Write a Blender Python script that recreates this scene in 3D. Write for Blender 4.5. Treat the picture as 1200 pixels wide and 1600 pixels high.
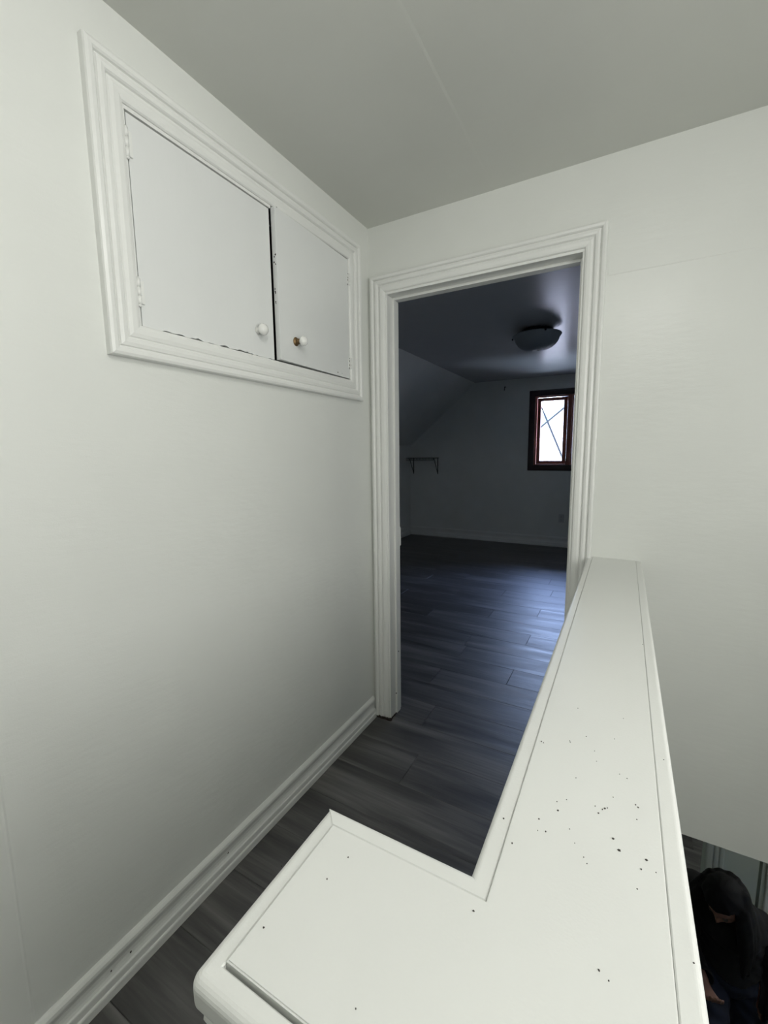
import bpy, bmesh, math, random
from mathutils import Vector, Matrix

for o in list(bpy.data.objects):
    bpy.data.objects.remove(o)
S = bpy.context.scene
COL = S.collection
random.seed(7)

# ------------------------------------------------------------------ camera
F_PX, YAW, PITCH, ROLL = 671.11, -0.5096, 0.1333, -0.012
CAM = Vector((1.0318, -1.7301, 1.2963))
fwd = Vector((math.sin(YAW)*math.cos(PITCH), math.cos(YAW)*math.cos(PITCH), -math.sin(PITCH)))
rt = Vector((math.cos(YAW), -math.sin(YAW), 0)); upv = rt.cross(fwd)
r_ = rt*math.cos(ROLL) + upv*math.sin(ROLL)
u_ = -rt*math.sin(ROLL) + upv*math.cos(ROLL)
cd = bpy.data.cameras.new('camera'); co = bpy.data.objects.new('camera', cd); COL.objects.link(co)
M = Matrix((r_, u_, -fwd)).transposed().to_4x4(); M.translation = CAM
co.matrix_world = M
cd.sensor_fit = 'HORIZONTAL'; cd.sensor_width = 36; cd.lens = F_PX/1200*36
cd.clip_start = 0.01; cd.clip_end = 200
S.camera = co

# ------------------------------------------------------------------ world, light, exposure
S.view_settings.view_transform = 'Standard'; S.view_settings.look = 'None'
S.view_settings.gamma = 1; S.view_settings.use_curve_mapping = False
S.view_settings.exposure = 0.0
S.cycles.use_denoising = True
S.cycles.max_bounces = 12; S.cycles.diffuse_bounces = 6
SKY_COL, SKY_STR = (0.37, 0.53, 1.0), 38.0
w = bpy.data.worlds.new('sky'); S.world = w; w.use_nodes = True
nt = w.node_tree; bg = nt.nodes['Background']
tc = nt.nodes.new('ShaderNodeTexCoord'); sx = nt.nodes.new('ShaderNodeSeparateXYZ')
cr = nt.nodes.new('ShaderNodeValToRGB')
nt.links.new(tc.outputs['Generated'], sx.inputs[0]); nt.links.new(sx.outputs['Z'], cr.inputs[0])
cr.color_ramp.elements[0].position = 0.0; cr.color_ramp.elements[0].color = (0.62, 0.78, 1.0, 1)
cr.color_ramp.elements[1].position = 0.6; cr.color_ramp.elements[1].color = SKY_COL + (1,)
nt.links.new(cr.outputs[0], bg.inputs['Color']); bg.inputs['Strength'].default_value = SKY_STR

LAMP_W, LAMP_POS, LAMP_COL = 13.0, (1.09, -1.62, 2.17), (1.0, 0.99, 0.955)
ld = bpy.data.lights.new('hall_lamp', 'POINT'); ld.energy = LAMP_W; ld.color = LAMP_COL; ld.shadow_soft_size = 0.10
lo = bpy.data.objects.new('hall_lamp', ld); lo.location = LAMP_POS; COL.objects.link(lo)
# added area light right of the camera, lifting the middle tones of the landing walls
sd = bpy.data.lights.new('stair_fill_light', 'AREA'); sd.shape = 'RECTANGLE'; sd.size = 1.04; sd.size_y = .86
sd.energy = 14.0; sd.color = (1.0, 0.995, 0.97)
so_ = bpy.data.objects.new('stair_fill_light', sd); so_.location = (2.015, -1.45, 1.46); so_.rotation_euler = (0, math.pi/2, 0); COL.objects.link(so_)
# daylight entering by the bedroom window: a portal guides sampling of the sky
pd = bpy.data.lights.new('window_portal', 'AREA'); pd.shape = 'RECTANGLE'; pd.size = 0.95; pd.size_y = 1.0
pd.cycles.is_portal = True
po = bpy.data.objects.new('window_portal', pd); po.location = (0.36, 4.74, 1.59); po.rotation_euler = (-math.pi/2, 0, 0); COL.objects.link(po)

# ------------------------------------------------------------------ materials
def new_mat(name):
    m = bpy.data.materials.new(name); m.use_nodes = True
    n = m.node_tree.nodes; b = n['Principled BSDF']
    return m, m.node_tree, b
def N(t, kind, **kw):
    n = t.nodes.new(kind)
    for k, v in kw.items():
        if k in n.inputs: n.inputs[k].default_value = v
        else: setattr(n, k, v)
    return n
def simple(name, col, rough=0.5, spec=0.5, metal=0.0, bump=0.0, scale=60.0, var=0.0, coat=0.0, obj=True):
    m, t, b = new_mat(name)
    b.inputs['Base Color'].default_value = (*col, 1); b.inputs['Roughness'].default_value = rough
    b.inputs['Specular IOR Level'].default_value = spec; b.inputs['Metallic'].default_value = metal
    b.inputs['Coat Weight'].default_value = coat
    if bump or var:
        tcn = N(t, 'ShaderNodeTexCoord')
        nz = N(t, 'ShaderNodeTexNoise', Scale=scale, Detail=6.0)
        t.links.new(tcn.outputs['Object'], nz.inputs['Vector'])
        if bump:
            bp = N(t, 'ShaderNodeBump', Strength=bump, Distance=0.002)
            t.links.new(nz.outputs['Fac'], bp.inputs['Height']); t.links.new(bp.outputs[0], b.inputs['Normal'])
        if var:
            n2 = N(t, 'ShaderNodeTexNoise', Scale=scale*0.12, Detail=4.0)
            t.links.new(tcn.outputs['Object'], n2.inputs['Vector'])
            rp = N(t, 'ShaderNodeValToRGB')
            rp.color_ramp.elements[0].position = 0.3; rp.color_ramp.elements[1].position = 0.7
            rp.color_ramp.elements[0].color = tuple(c*(1-var) for c in col)+(1,)
            rp.color_ramp.elements[1].color = tuple(min(1, c*(1+var)) for c in col)+(1,)
            t.links.new(n2.outputs['Fac'], rp.inputs[0]); t.links.new(rp.outputs[0], b.inputs['Base Color'])
    return m

def paint(name, col, rough, brush=0.25, var=0.012, stretch=(18, 18, 60), wave=0.10):
    """rolled or brushed wall paint: fine grain and soft waviness in the relief"""
    m, t, b = new_mat(name)
    b.inputs['Roughness'].default_value = rough
    tcn = N(t, 'ShaderNodeTexCoord')
    mp = N(t, 'ShaderNodeMapping'); mp.inputs['Scale'].default_value = stretch
    t.links.new(tcn.outputs['Object'], mp.inputs[0])
    a = N(t, 'ShaderNodeTexNoise', Scale=1.0, Detail=5.0); t.links.new(mp.outputs[0], a.inputs['Vector'])
    c = N(t, 'ShaderNodeTexNoise', Scale=5.0, Detail=2.0); t.links.new(tcn.outputs['Object'], c.inputs['Vector'])
    f = N(t, 'ShaderNodeTexNoise', Scale=320.0, Detail=2.0); t.links.new(tcn.outputs['Object'], f.inputs['Vector'])
    b1 = N(t, 'ShaderNodeBump', Strength=brush, Distance=0.003); t.links.new(a.outputs['Fac'], b1.inputs['Height'])
    b2 = N(t, 'ShaderNodeBump', Strength=wave, Distance=0.02); t.links.new(c.outputs['Fac'], b2.inputs['Height'])
    b3 = N(t, 'ShaderNodeBump', Strength=0.12, Distance=0.001); t.links.new(f.outputs['Fac'], b3.inputs['Height'])
    t.links.new(b1.outputs[0], b2.inputs['Normal']); t.links.new(b2.outputs[0], b3.inputs['Normal'])
    t.links.new(b3.outputs[0], b.inputs['Normal'])
    rp = N(t, 'ShaderNodeValToRGB')
    rp.color_ramp.elements[0].position = .3; rp.color_ramp.elements[1].position = .7
    rp.color_ramp.elements[0].color = tuple(x*(1-var) for x in col)+(1,)
    rp.color_ramp.elements[1].color = tuple(min(1, x*(1+var)) for x in col)+(1,)
    t.links.new(c.outputs['Fac'], rp.inputs[0]); t.links.new(rp.outputs[0], b.inputs['Base Color'])
    return m

def floor_mat():
    m, t, b = new_mat('grey vinyl plank')
    tcn = N(t, 'ShaderNodeTexCoord'); oi = N(t, 'ShaderNodeObjectInfo')
    mul = N(t, 'ShaderNodeVectorMath', operation='SCALE'); mul.inputs[0].default_value = (17.0, 9.0, 5.0)
    t.links.new(oi.outputs['Random'], mul.inputs['Scale'])
    add = N(t, 'ShaderNodeVectorMath', operation='ADD')
    t.links.new(tcn.outputs['Object'], add.inputs[0]); t.links.new(mul.outputs[0], add.inputs[1])
    def streak(sx_, sy_, det):
        mp = N(t, 'ShaderNodeMapping'); mp.inputs['Scale'].default_value = (sx_, sy_, 1)
        t.links.new(add.outputs[0], mp.inputs[0])
        nz = N(t, 'ShaderNodeTexNoise', Scale=1.0, Detail=det, Distortion=0.6)
        t.links.new(mp.outputs[0], nz.inputs['Vector']); return nz
    broad = streak(1.4, 13.0, 3.0); fine = streak(5.0, 110.0, 4.0)
    mx = N(t, 'ShaderNodeMath', operation='MULTIPLY_ADD')
    t.links.new(fine.outputs['Fac'], mx.inputs[0]); mx.inputs[1].default_value = 0.28
    t.links.new(broad.outputs['Fac'], mx.inputs[2])
    rnd = N(t, 'ShaderNodeMath', operation='MULTIPLY_ADD'); rnd.inputs[1].default_value = 0.05
    t.links.new(oi.outputs['Random'], rnd.inputs[0]); t.links.new(mx.outputs[0], rnd.inputs[2])
    rp = N(t, 'ShaderNodeValToRGB')
    e = rp.color_ramp.elements
    e[0].position = 0.44; e[0].color = (0.030, 0.029, 0.029, 1)
    e[1].position = 0.86; e[1].color = (0.16, 0.152, 0.148, 1)
    k = e.new(0.64); k.color = (0.072, 0.069, 0.068, 1)
    t.links.new(rnd.outputs[0], rp.inputs[0]); t.links.new(rp.outputs[0], b.inputs['Base Color'])
    rr = N(t, 'ShaderNodeMapRange'); rr.inputs['To Min'].default_value = 0.28; rr.inputs['To Max'].default_value = 0.60; b.inputs['Specular IOR Level'].default_value = 0.95
    t.links.new(broad.outputs['Fac'], rr.inputs['Value']); t.links.new(rr.outputs[0], b.inputs['Roughness'])
    bq = N(t, 'ShaderNodeBump', Strength=0.5, Distance=0.004); t.links.new(broad.outputs['Fac'], bq.inputs['Height'])
    bp = N(t, 'ShaderNodeBump', Strength=0.25, Distance=0.001); t.links.new(bq.outputs[0], bp.inputs['Normal'])
    t.links.new(fine.outputs['Fac'], bp.inputs['Height']); t.links.new(bp.outputs[0], b.inputs['Normal'])
    return m

WALL = paint('off white wall paint', (0.745, 0.760, 0.728), 0.36)
CEIL = paint('ceiling paint', (0.63, 0.64, 0.60), 0.40, brush=0.12, stretch=(25, 25, 25))
ROOMC = paint('glossy ceiling paint', (0.56, 0.57, 0.58), 0.25, brush=0.22, stretch=(3, 34, 10), wave=.10)
TRIM = paint('white trim paint', (0.79, 0.80, 0.775), 0.30, brush=0.015, stretch=(40, 40, 40), wave=.0)
CAPM = paint('white cap paint', (0.70, 0.71, 0.685), 0.34, brush=0.05, stretch=(22, 22, 22))
DOORP = paint('white cabinet door paint', (0.76, 0.775, 0.765), 0.33, brush=0.08, stretch=(12, 60, 12))
ROOMC.node_tree.nodes['Principled BSDF'].inputs['Specular IOR Level'].default_value = 0.85
FLOOR = floor_mat()
SUB = simple('plank joint dark', (0.02, 0.019, 0.018), 0.8)
DARK = simple('dark gap', (0.015, 0.014, 0.013), 0.9)
GRIME = simple('grime', (0.035, 0.026, 0.02), 0.9, bump=0.5)
CERAM = simple('white ceramic', (0.83, 0.83, 0.80), 0.14, coat=0.4)
BRASS = simple('tarnished brass', (0.23, 0.15, 0.075), 0.45, metal=0.85, bump=0.3, scale=200)
CHIP = simple('chipped paint dark', (0.05, 0.045, 0.04), 0.8)
MAHOG = simple('dark mahogany', (0.030, 0.013, 0.014), 0.28, var=0.25, scale=30, coat=0.3)
WIRE = simple('dark wire', (0.06, 0.065, 0.06), 0.5)
FROST = simple('frosted glass bowl', (0.30, 0.33, 0.36), 0.5)
RIM = simple('dark metal rim', (0.02, 0.02, 0.025), 0.4, metal=0.6)
PLATE = simple('outlet plate plastic', (0.55, 0.56, 0.55), 0.4)
LTRIM = paint('lower trim paint', (0.52, 0.56, 0.53), 0.35, brush=0.05)
LWALL = paint('grey green wall paint', (0.53, 0.58, 0.53), 0.45)
SKIN = simple('skin', (0.24, 0.13, 0.095), 0.5, var=0.06, scale=40)
BLACK = simple('black fabric', (0.005, 0.005, 0.006), 0.9, bump=0.4, scale=300)
HAIR = simple('black hair', (0.003, 0.003, 0.004), 0.75, spec=.25, bump=0.5, scale=150)
JEANS = simple('dark blue denim', (0.006, 0.010, 0.024), 0.85, bump=0.4, scale=400)
SHOE = simple('black shoe rubber', (0.012, 0.012, 0.012), 0.6)
EYE = simple('eye', (0.05, 0.045, 0.04), 0.35)
CABLE = simple('cable sheath', (0.008, 0.008, 0.008), 0.9, spec=.1)
FASCIA = simple('painted fascia', (0.055, 0.07, 0.076), 0.5)
ROOFM = simple('shingle roof', (0.30, 0.29, 0.28), 0.9, bump=0.6, scale=25)
def brick_mat():
    m, t, b = new_mat('pale brick')
    tcn = N(t, 'ShaderNodeTexCoord')
    mp = N(t, 'ShaderNodeMapping'); mp.inputs['Rotation'].default_value = (math.pi/2, 0, 0)
    t.links.new(tcn.outputs['Object'], mp.inputs[0])
    br = N(t, 'ShaderNodeTexBrick', Scale=5.0)
    br.inputs['Color1'].default_value = (0.095, 0.07, 0.06, 1); br.inputs['Color2'].default_value = (0.11, 0.085, 0.075, 1)
    br.inputs['Mortar'].default_value = (0.13, 0.122, 0.115, 1)
    t.links.new(mp.outputs[0], br.inputs['Vector']); t.links.new(br.outputs['Color'], b.inputs['Base Color'])
    b.inputs['Roughness'].default_value = 0.85
    return m
BRICK = brick_mat()
def glass_mat():
    m, t, b = new_mat('window glass')
    t.nodes.remove(b)
    out = t.nodes['Material Output']
    tr = N(t, 'ShaderNodeBsdfTransparent'); gl = N(t, 'ShaderNodeBsdfGlossy'); gl.inputs['Roughness'].default_value = 0.02
    fr = N(t, 'ShaderNodeFresnel'); fr.inputs['IOR'].default_value = 1.45
    mx = N(t, 'ShaderNodeMixShader')
    t.links.new(fr.outputs[0], mx.inputs[0]); t.links.new(tr.outputs[0], mx.inputs[1]); t.links.new(gl.outputs[0], mx.inputs[2])
    t.links.new(mx.outputs[0], out.inputs['Surface'])
    return m
GLASS = glass_mat()

# ------------------------------------------------------------------ object helpers
def link(name, me, mat=None, parent=None, smooth=False):
    o = bpy.data.objects.new(name, me); COL.objects.link(o)
    if mat:
        if not me.materials: me.materials.append(mat)
    if smooth:
        for p in me.polygons: p.use_smooth = True
    if parent:
        o.parent = parent
        o.matrix_parent_inverse = parent.matrix_basis.inverted()
    return o
def tag(o, label=None, cat=None, kind=None, group=None):
    if label: o['label'] = label
    if cat: o['category'] = cat
    if kind: o['kind'] = kind
    if group: o['group'] = group
    return o
def empty(name, loc, label=None, cat=None, kind=None):
    o = bpy.data.objects.new(name, None); COL.objects.link(o); o.location = loc; o.empty_display_size = 0.1
    return tag(o, label, cat, kind)

class MB:
    def __init__(s): s.v = []; s.f = []
    def add(s, vs, fs):
        k = len(s.v); s.v += [tuple(v) for v in vs]; s.f += [tuple(i+k for i in f) for f in fs]; return s
    def box(s, a, b):
        x0, y0, z0 = a; x1, y1, z1 = b
        return s.add([(x0,y0,z0),(x1,y0,z0),(x1,y1,z0),(x0,y1,z0),(x0,y0,z1),(x1,y0,z1),(x1,y1,z1),(x0,y1,z1)],
                     [(0,3,2,1),(4,5,6,7),(0,1,5,4),(1,2,6,5),(2,3,7,6),(3,0,4,7)])
    def rbox(s, a, b, c=0.003):
        """box with chamfered edges"""
        bm = bmesh.new()
        m = Matrix.Translation(((a[0]+b[0])/2, (a[1]+b[1])/2, (a[2]+b[2])/2)) @ Matrix.Diagonal((abs(b[0]-a[0]), abs(b[1]-a[1]), abs(b[2]-a[2]), 1))
        bmesh.ops.create_cube(bm, size=1, matrix=m)
        bmesh.ops.bevel(bm, geom=bm.edges[:], offset=c, segments=2, affect='EDGES', profile=0.5)
        s.frombm(bm); bm.free(); return s
    def frombm(s, bm):
        bm.verts.index_update()
        return s.add([v.co[:] for v in bm.verts], [[v.index for v in f.verts] for f in bm.faces])
    def prism(s, pts, vec):
        """closed polygon (3D points) swept along vec"""
        n = len(pts); vec = Vector(vec)
        vs = [Vector(p) for p in pts] + [Vector(p)+vec for p in pts]
        return s.add(vs, [tuple(range(n-1, -1, -1)), tuple(range(n, 2*n))] + [(i, (i+1) % n, n+(i+1) % n, n+i) for i in range(n)])
    def loft(s, A, B):
        n = len(A)
        return s.add(list(A)+list(B), [tuple(range(n-1, -1, -1)), tuple(range(n, 2*n))] + [(i, (i+1) % n, n+(i+1) % n, n+i) for i in range(n)])
    def tube(s, pts, r, n=8, closed=False):
        pts = [Vector(p) for p in pts]; rings = []
        rs = r if isinstance(r, (list, tuple)) else [r]*len(pts)
        for i, p in enumerate(pts):
            a = pts[max(i-1, 0)]; b = pts[min(i+1, len(pts)-1)]
            d = (b-a).normalized(); ref = Vector((0, 0, 1)) if abs(d.z) < .9 else Vector((1, 0, 0))
            x = d.cross(ref).normalized(); y = d.cross(x)
            rings.append([p + (x*math.cos(2*math.pi*k/n) + y*math.sin(2*math.pi*k/n))*rs[i] for k in range(n)])
        vs = [q for R in rings for q in R]; fs = []
        for i in range(len(pts)-1):
            for k in range(n):
                fs.append((i*n+k, i*n+(k+1) % n, (i+1)*n+(k+1) % n, (i+1)*n+k))
        fs.append(tuple(range(n-1, -1, -1))); fs.append(tuple((len(pts)-1)*n+k for k in range(n)))
        return s.add(vs, fs)
    def lathe(s, prof, origin, axis=(0, 0, 1), n=24):
        ax = Vector(axis).normalized(); ref = Vector((0, 0, 1)) if abs(ax.z) < .9 else Vector((1, 0, 0))
        x = ax.cross(ref).normalized(); y = ax.cross(x); O = Vector(origin); vs = []; fs = []
        for r, h in prof:
            for k in range(n):
                a = 2*math.pi*k/n; vs.append(O + ax*h + (x*math.cos(a)+y*math.sin(a))*max(r, 1e-5))
        for i in range(len(prof)-1):
            for k in range(n):
                fs.append((i*n+k, i*n+(k+1) % n, (i+1)*n+(k+1) % n, (i+1)*n+k))
        fs.append(tuple(range(n-1, -1, -1))); fs.append(tuple((len(prof)-1)*n+k for k in range(n)))
        return s.add(vs, fs)
    def mesh(s, name):
        me = bpy.data.meshes.new(name); me.from_pydata(s.v, [], s.f)
        bm = bmesh.new(); bm.from_mesh(me); bmesh.ops.recalc_face_normals(bm, faces=bm.faces[:]); bm.to_mesh(me); bm.free()
        return me
    def build(s, name, mat, parent=None, smooth=False):
        return link(name, s.mesh(name), mat, parent, smooth)

def slab(name, O, U, V, Nn, us, vs, holes, thick, mat, disp=None, parent=None):
    """one connected wall / floor / ceiling sheet of given thickness with rectangular holes"""
    O, U, V, Nn = Vector(O), Vector(U), Vector(V), Vector(Nn)
    us = sorted(set(us + [h[0] for h in holes] + [h[1] for h in holes])); vs = sorted(set(vs + [h[2] for h in holes] + [h[3] for h in holes]))
    us = [u for u in us]; nu, nv = len(us), len(vs)
    solid = {}
    for i in range(nu-1):
        for j in range(nv-1):
            cu, cv = (us[i]+us[i+1])/2, (vs[j]+vs[j+1])/2
            solid[i, j] = not any(h[0] < cu < h[1] and h[2] < cv < h[3] for h in holes)
    verts = []; idx = {}
    def V_(i, j, s):
        k = (i, j, s)
        if k not in idx:
            d = (disp(us[i], vs[j]) if disp else 0.0) if s else -thick
            idx[k] = len(verts); verts.append(O + U*us[i] + V*vs[j] + Nn*d)
        return idx[k]
    faces = []
    for (i, j), ok in solid.items():
        if not ok: continue
        faces.append((V_(i,j,1), V_(i+1,j,1), V_(i+1,j+1,1), V_(i,j+1,1)))
        faces.append((V_(i,j+1,0), V_(i+1,j+1,0), V_(i+1,j,0), V_(i,j,0)))
        for di, dj, a, b in ((-1,0,(i,j),(i,j+1)), (1,0,(i+1,j),(i+1,j+1)), (0,-1,(i,j),(i+1,j)), (0,1,(i,j+1),(i+1,j+1))):
            if not solid.get((i+di, j+dj), False):
                faces.append((V_(*a,1), V_(*b,1), V_(*b,0), V_(*a,0)))
    m = MB(); m.v = [tuple(v) for v in verts]; m.f = faces
    return m.build(name, mat, parent)

def moulding(name, p0, p1, inward, out, prof, mat, parent=None, m0=0.0, m1=0.0):
    """strip with profile [(across, height)], mitred at the ends: m = +1 shortens with 'across'"""
    p0, p1, t, n = Vector(p0), Vector(p1), Vector(inward), Vector(out)
    d = (p1-p0).normalized()
    A = [p0 + t*a + n*h + d*(a*m0) for a, h in prof]
    B = [p1 + t*a + n*h - d*(a*m1) for a, h in prof]
    return MB().loft(A, B).build(name, mat, parent)

CAS = [(0,0),(0,.016),(.002,.020),(.008,.0225),(.016,.0215),(.0198,.018),(.0210,.0125),(.0235,.0125),(.0255,.0165),(.033,.0190),(.041,.0175),
       (.0440,.0140),(.0452,.0090),(.0475,.0090),(.050,.0120),(.058,.0145),(.070,.0135),(.0770,.011),(.080,.0075),(.080,0)]

# ------------------------------------------------------------------ the setting
HC = 2.268          # hall ceiling
RC = 2.31           # bedroom ceiling
LF = -2.5           # lower floor
YF = 4.53           # bedroom far wall
XL, XR = -1.97, 2.69
# floor with its planks
floor = slab('floor', (0,0,-.012), (1,0,0), (0,1,0), (0,0,1), [-2.1,0,1.063,2.05,2.8], [-3.2,-1.4,0,4.65],
             [(1.063,2.8,-1.4,.12), (-2.1,0,-3.2,0), (2.05,2.8,-3.2,-1.4)], .068, SUB)
tag(floor, 'dark grey wood plank floor running from the landing into the bedroom', 'floor', 'structure')
PW, PL = 0.1885, 1.22
known = {0:.244, 2:.125, 3:.515, 5:.14, 6:.51, 7:-.30, 8:.148, 9:.488, 10:-.287, 12:.507, 13:-.365, -2:.318}
plank_cache = {}
def plank_mesh(L):
    L = round(L, 3)
    if L not in plank_cache:
        g, c, h = .0004, .0011, PW/2
        x0, x1, y0, y1 = -L/2+g, L/2-g, -h+g, h-g
        m = MB()
        m.v = [(x0,y0,-.012),(x1,y0,-.012),(x1,y1,-.012),(x0,y1,-.012),
               (x0,y0,-c),(x1,y0,-c),(x1,y1,-c),(x0,y1,-c),
               (x0+c,y0+c,0),(x1-c,y0+c,0),(x1-c,y1-c,0),(x0+c,y1-c,0)]
        m.f = [(0,3,2,1),(8,9,10,11)] + [(a,(a+1)%4,4+(a+1)%4,4+a) for a in range(4)] + [(4+a,4+(a+1)%4,8+(a+1)%4,8+a) for a in range(4)]
        me = m.mesh('plank'); me.materials.append(FLOOR); plank_cache[L] = me
    return plank_cache[L]
def plank_rows(parent, ks, z, xr, y_base, seams={}):
    rr = random.Random(3)
    for k in ks:
        y0 = y_base + PW*k; xa, xb = xr(y0 + PW/2)
        s = seams.get(k, rr.uniform(-.6, .6)); x = s - PL*math.ceil((s-xa)/PL)
        while x < xb - 1e-6:
            a, b = max(x, xa), min(x+PL, xb); x += PL
            if b - a < .02: continue
            o = bpy.data.objects.new('plank', plank_mesh(b-a)); COL.objects.link(o)
            o.location = ((a+b)/2, y0+PW/2, z); o.parent = parent
plank_rows(floor, range(-12, 24), 0.0, lambda y: (XL, XR) if y > .01 else ((0.0, 1.063) if y > -1.4 else (0.0, 2.04)), 0.02, known)

# left wall with the cupboard niche
def ldisp(u, v):
    return {-1.435: .0009, -1.431: -.0002}.get(u, 0)
wl = slab('wall_left', (0,0,0), (0,1,0), (0,0,1), (1,0,0), [-3.2,-1.439,-1.435,-1.431,-1.427,0], [0,HC+.1], [(-1.078,-.158,1.598,2.094)], .1, WALL, ldisp)
tag(wl, 'off-white left wall of the landing with a built-in cupboard', 'wall', 'structure')
# wall with the doorway, running on above the stairwell
def bdisp(u, v):
    return .0014 if v == 1.890 and .94 < u < 1.3 else 0
wb = slab('wall_back', (0,0,0), (1,0,0), (0,0,1), (0,-1,0), [-2.1,.93,.95,1.20,1.40,2.8], [-.08,0,1.887,1.890,1.965,2.45],
          [(.0815,.8775,-.08,1.993), (-2.1,.0815,-.08,0), (.8775,1.085,-.08,0)], .12, WALL, bdisp)
tag(wb, 'off-white wall holding the bedroom doorway and continuing above the stairs', 'wall', 'structure')
nk = MB(); 
for dx, dz, r in ((0,0,.004),(.007,.002,.003),(.012,-.002,.002)): nk.lathe([(.0005,0),(r,0),(r*.8,.0012),(r*.3,.002),(.0005,.0021)], (1.515+dx,0,.268+dz), (0,-1,0), 9)
tag(nk.build('plaster_nick', TRIM, wb), kind='stuff')
wr = slab('wall_right', (2.05,0,0), (0,1,0), (0,0,1), (-1,0,0), [-3.3,0], [LF,HC+.1], [], .1, WALL)
tag(wr, 'off-white wall on the far side of the stairwell', 'wall', 'structure')
wf = slab('wall_front', (0,-3.2,0), (1,0,0), (0,0,1), (0,1,0), [-.1,2.15], [-.08,HC+.1], [], .1, WALL)
tag(wf, 'off-white end wall of the landing facing the doorway', 'wall', 'structure')
def cdisp(u, v): return .0007 if u == .548 else 0
ce = slab('ceiling', (0,0,HC), (1,0,0), (0,1,0), (0,0,-1), [-.1,.30,.548,.556,2.15], [-3.3,0], [], .1, CEIL, cdisp)
tag(ce, 'off-white flat landing ceiling with a faint drywall seam', 'ceiling', 'structure')

# bedroom shell
rc = slab('ceiling_bedroom', (0,0,RC), (1,0,0), (0,1,0), (0,0,-1), [-.93,1.65], [.12,YF], [], .1, ROOMC)
tag(rc, 'flat glossy ceiling of the bedroom beyond the doorway', 'ceiling', 'structure')
ZK = 1.425
sl = MB().prism([(-.93,.12,RC),(XL,.12,ZK),(XL-.1,.12,ZK),(XL-.1,.12,ZK+.1),(-.93,.12,RC+.1)], (0,YF-.12,0)).build('ceiling_slope_left', WALL)
tag(sl, 'sloping attic ceiling on the left of the bedroom', 'ceiling', 'structure')
sr = MB().prism([(1.65,.12,RC),(XR,.12,ZK),(XR+.1,.12,ZK),(XR+.1,.12,ZK+.1),(1.65,.12,RC+.1)], (0,YF-.12,0)).build('ceiling_slope_right', WALL)
tag(sr, 'sloping attic ceiling on the right of the bedroom', 'ceiling', 'structure')
kl = slab('wall_knee_left', (XL,0,0), (0,1,0), (0,0,1), (1,0,0), [.12,YF], [0,ZK], [], .1, WALL)
tag(kl, 'low knee wall under the left slope of the bedroom', 'wall', 'structure')
kr = slab('wall_knee_right', (XR,0,0), (0,1,0), (0,0,1), (-1,0,0), [.12,YF], [0,ZK], [], .1, WALL)
tag(kr, 'low knee wall under the right slope of the bedroom', 'wall', 'structure')
WX0, WX1, WZ0, WZ1 = -.085, .805, 1.115, 2.06
fw = slab('wall_far', (0,YF,0), (1,0,0), (0,0,1), (0,-1,0), [-2.1,2.8], [0,2.45], [(WX0,WX1,WZ0,WZ1)], .18, WALL)
tag(fw, 'gable wall at the far end of the bedroom with one window', 'wall', 'structure')

# ------------------------------------------------------------------ bedroom doorway
dr = empty('door_1', (.479,0,0), 'white doorway with ridged casing opening into the dark bedroom', 'doorway', 'structure')
DX0, DX1, DZ = .0164, .942, 2.060
CASD = [(a*.865, h) for a, h in CAS]
moulding('casing', (DX0,0,.012), (DX0,0,DZ), (1,0,0), (0,-1,0), CASD, TRIM, dr, 0, 1)
moulding('casing', (DX0,0,DZ), (DX1,0,DZ), (0,0,-1), (0,-1,0), CASD, TRIM, dr, 1, 1)
moulding('casing', (DX1,0,DZ), (DX1,0,.004), (-1,0,0), (0,-1,0), CASD, TRIM, dr, 1, 0)
JX0, JX1, JZ = .0815, .8775, 1.993
MB().rbox((JX0,-.004,.006),(JX0+.012,.106,JZ-.012),.0015).build('jamb', TRIM, dr)
MB().rbox((JX1-.012,-.004,.002),(JX1,.106,JZ-.012),.0015).build('jamb', TRIM, dr)
MB().rbox((JX0,-.004,JZ-.012),(JX1,.106,JZ),.0015).build('jamb', TRIM, dr)
MB().rbox((JX0+.012,.045,.010),(JX0+.022,.083,JZ-.012),.0015).build('door_stop', TRIM, dr)
MB().rbox((JX1-.022,.045,.004),(JX1-.012,.083,JZ-.012),.0015).build('door_stop', TRIM, dr)
MB().rbox((JX0+.022,.045,JZ-.023),(JX1-.022,.083,JZ-.012),.0015).build('door_stop', TRIM, dr)
MB().rbox((JX0+.011,.094,.855),(JX0+.0165,.107,.945),.0006).build('hinge_leaf', TRIM, dr)
g = MB(); rg = random.Random(5)
for i in range(14):
    x = DX0 + .004 + i*.0058; g.rbox((x,-.019-rg.random()*.003,.0005),(x+.0054,-.008,.004+rg.random()*.007),.0008)
for i in range(16):
    y = -.004 + i*.0062; g.rbox((JX0+.002,y,.0005),(JX0+.0125+rg.random()*.003,y+.006,.003+rg.random()*.006),.0008)
tag(g.build('grime_line', GRIME, dr), 'dark crumbly gap under the left casing', kind='stuff')
MB().lathe([(.0005,.0),(.003,.0),(.003,.002),(.0005,.0022)], (JX0+.017,.0448,.115), (0,-1,0), 10).build('nail_hole', CHIP, dr)
MB().lathe([(.0005,.0),(.003,.0),(.003,.002),(.0005,.0022)], (JX0+.022,.06,.33), (1,0,0), 10).build('nail_hole', CHIP, dr)

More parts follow.
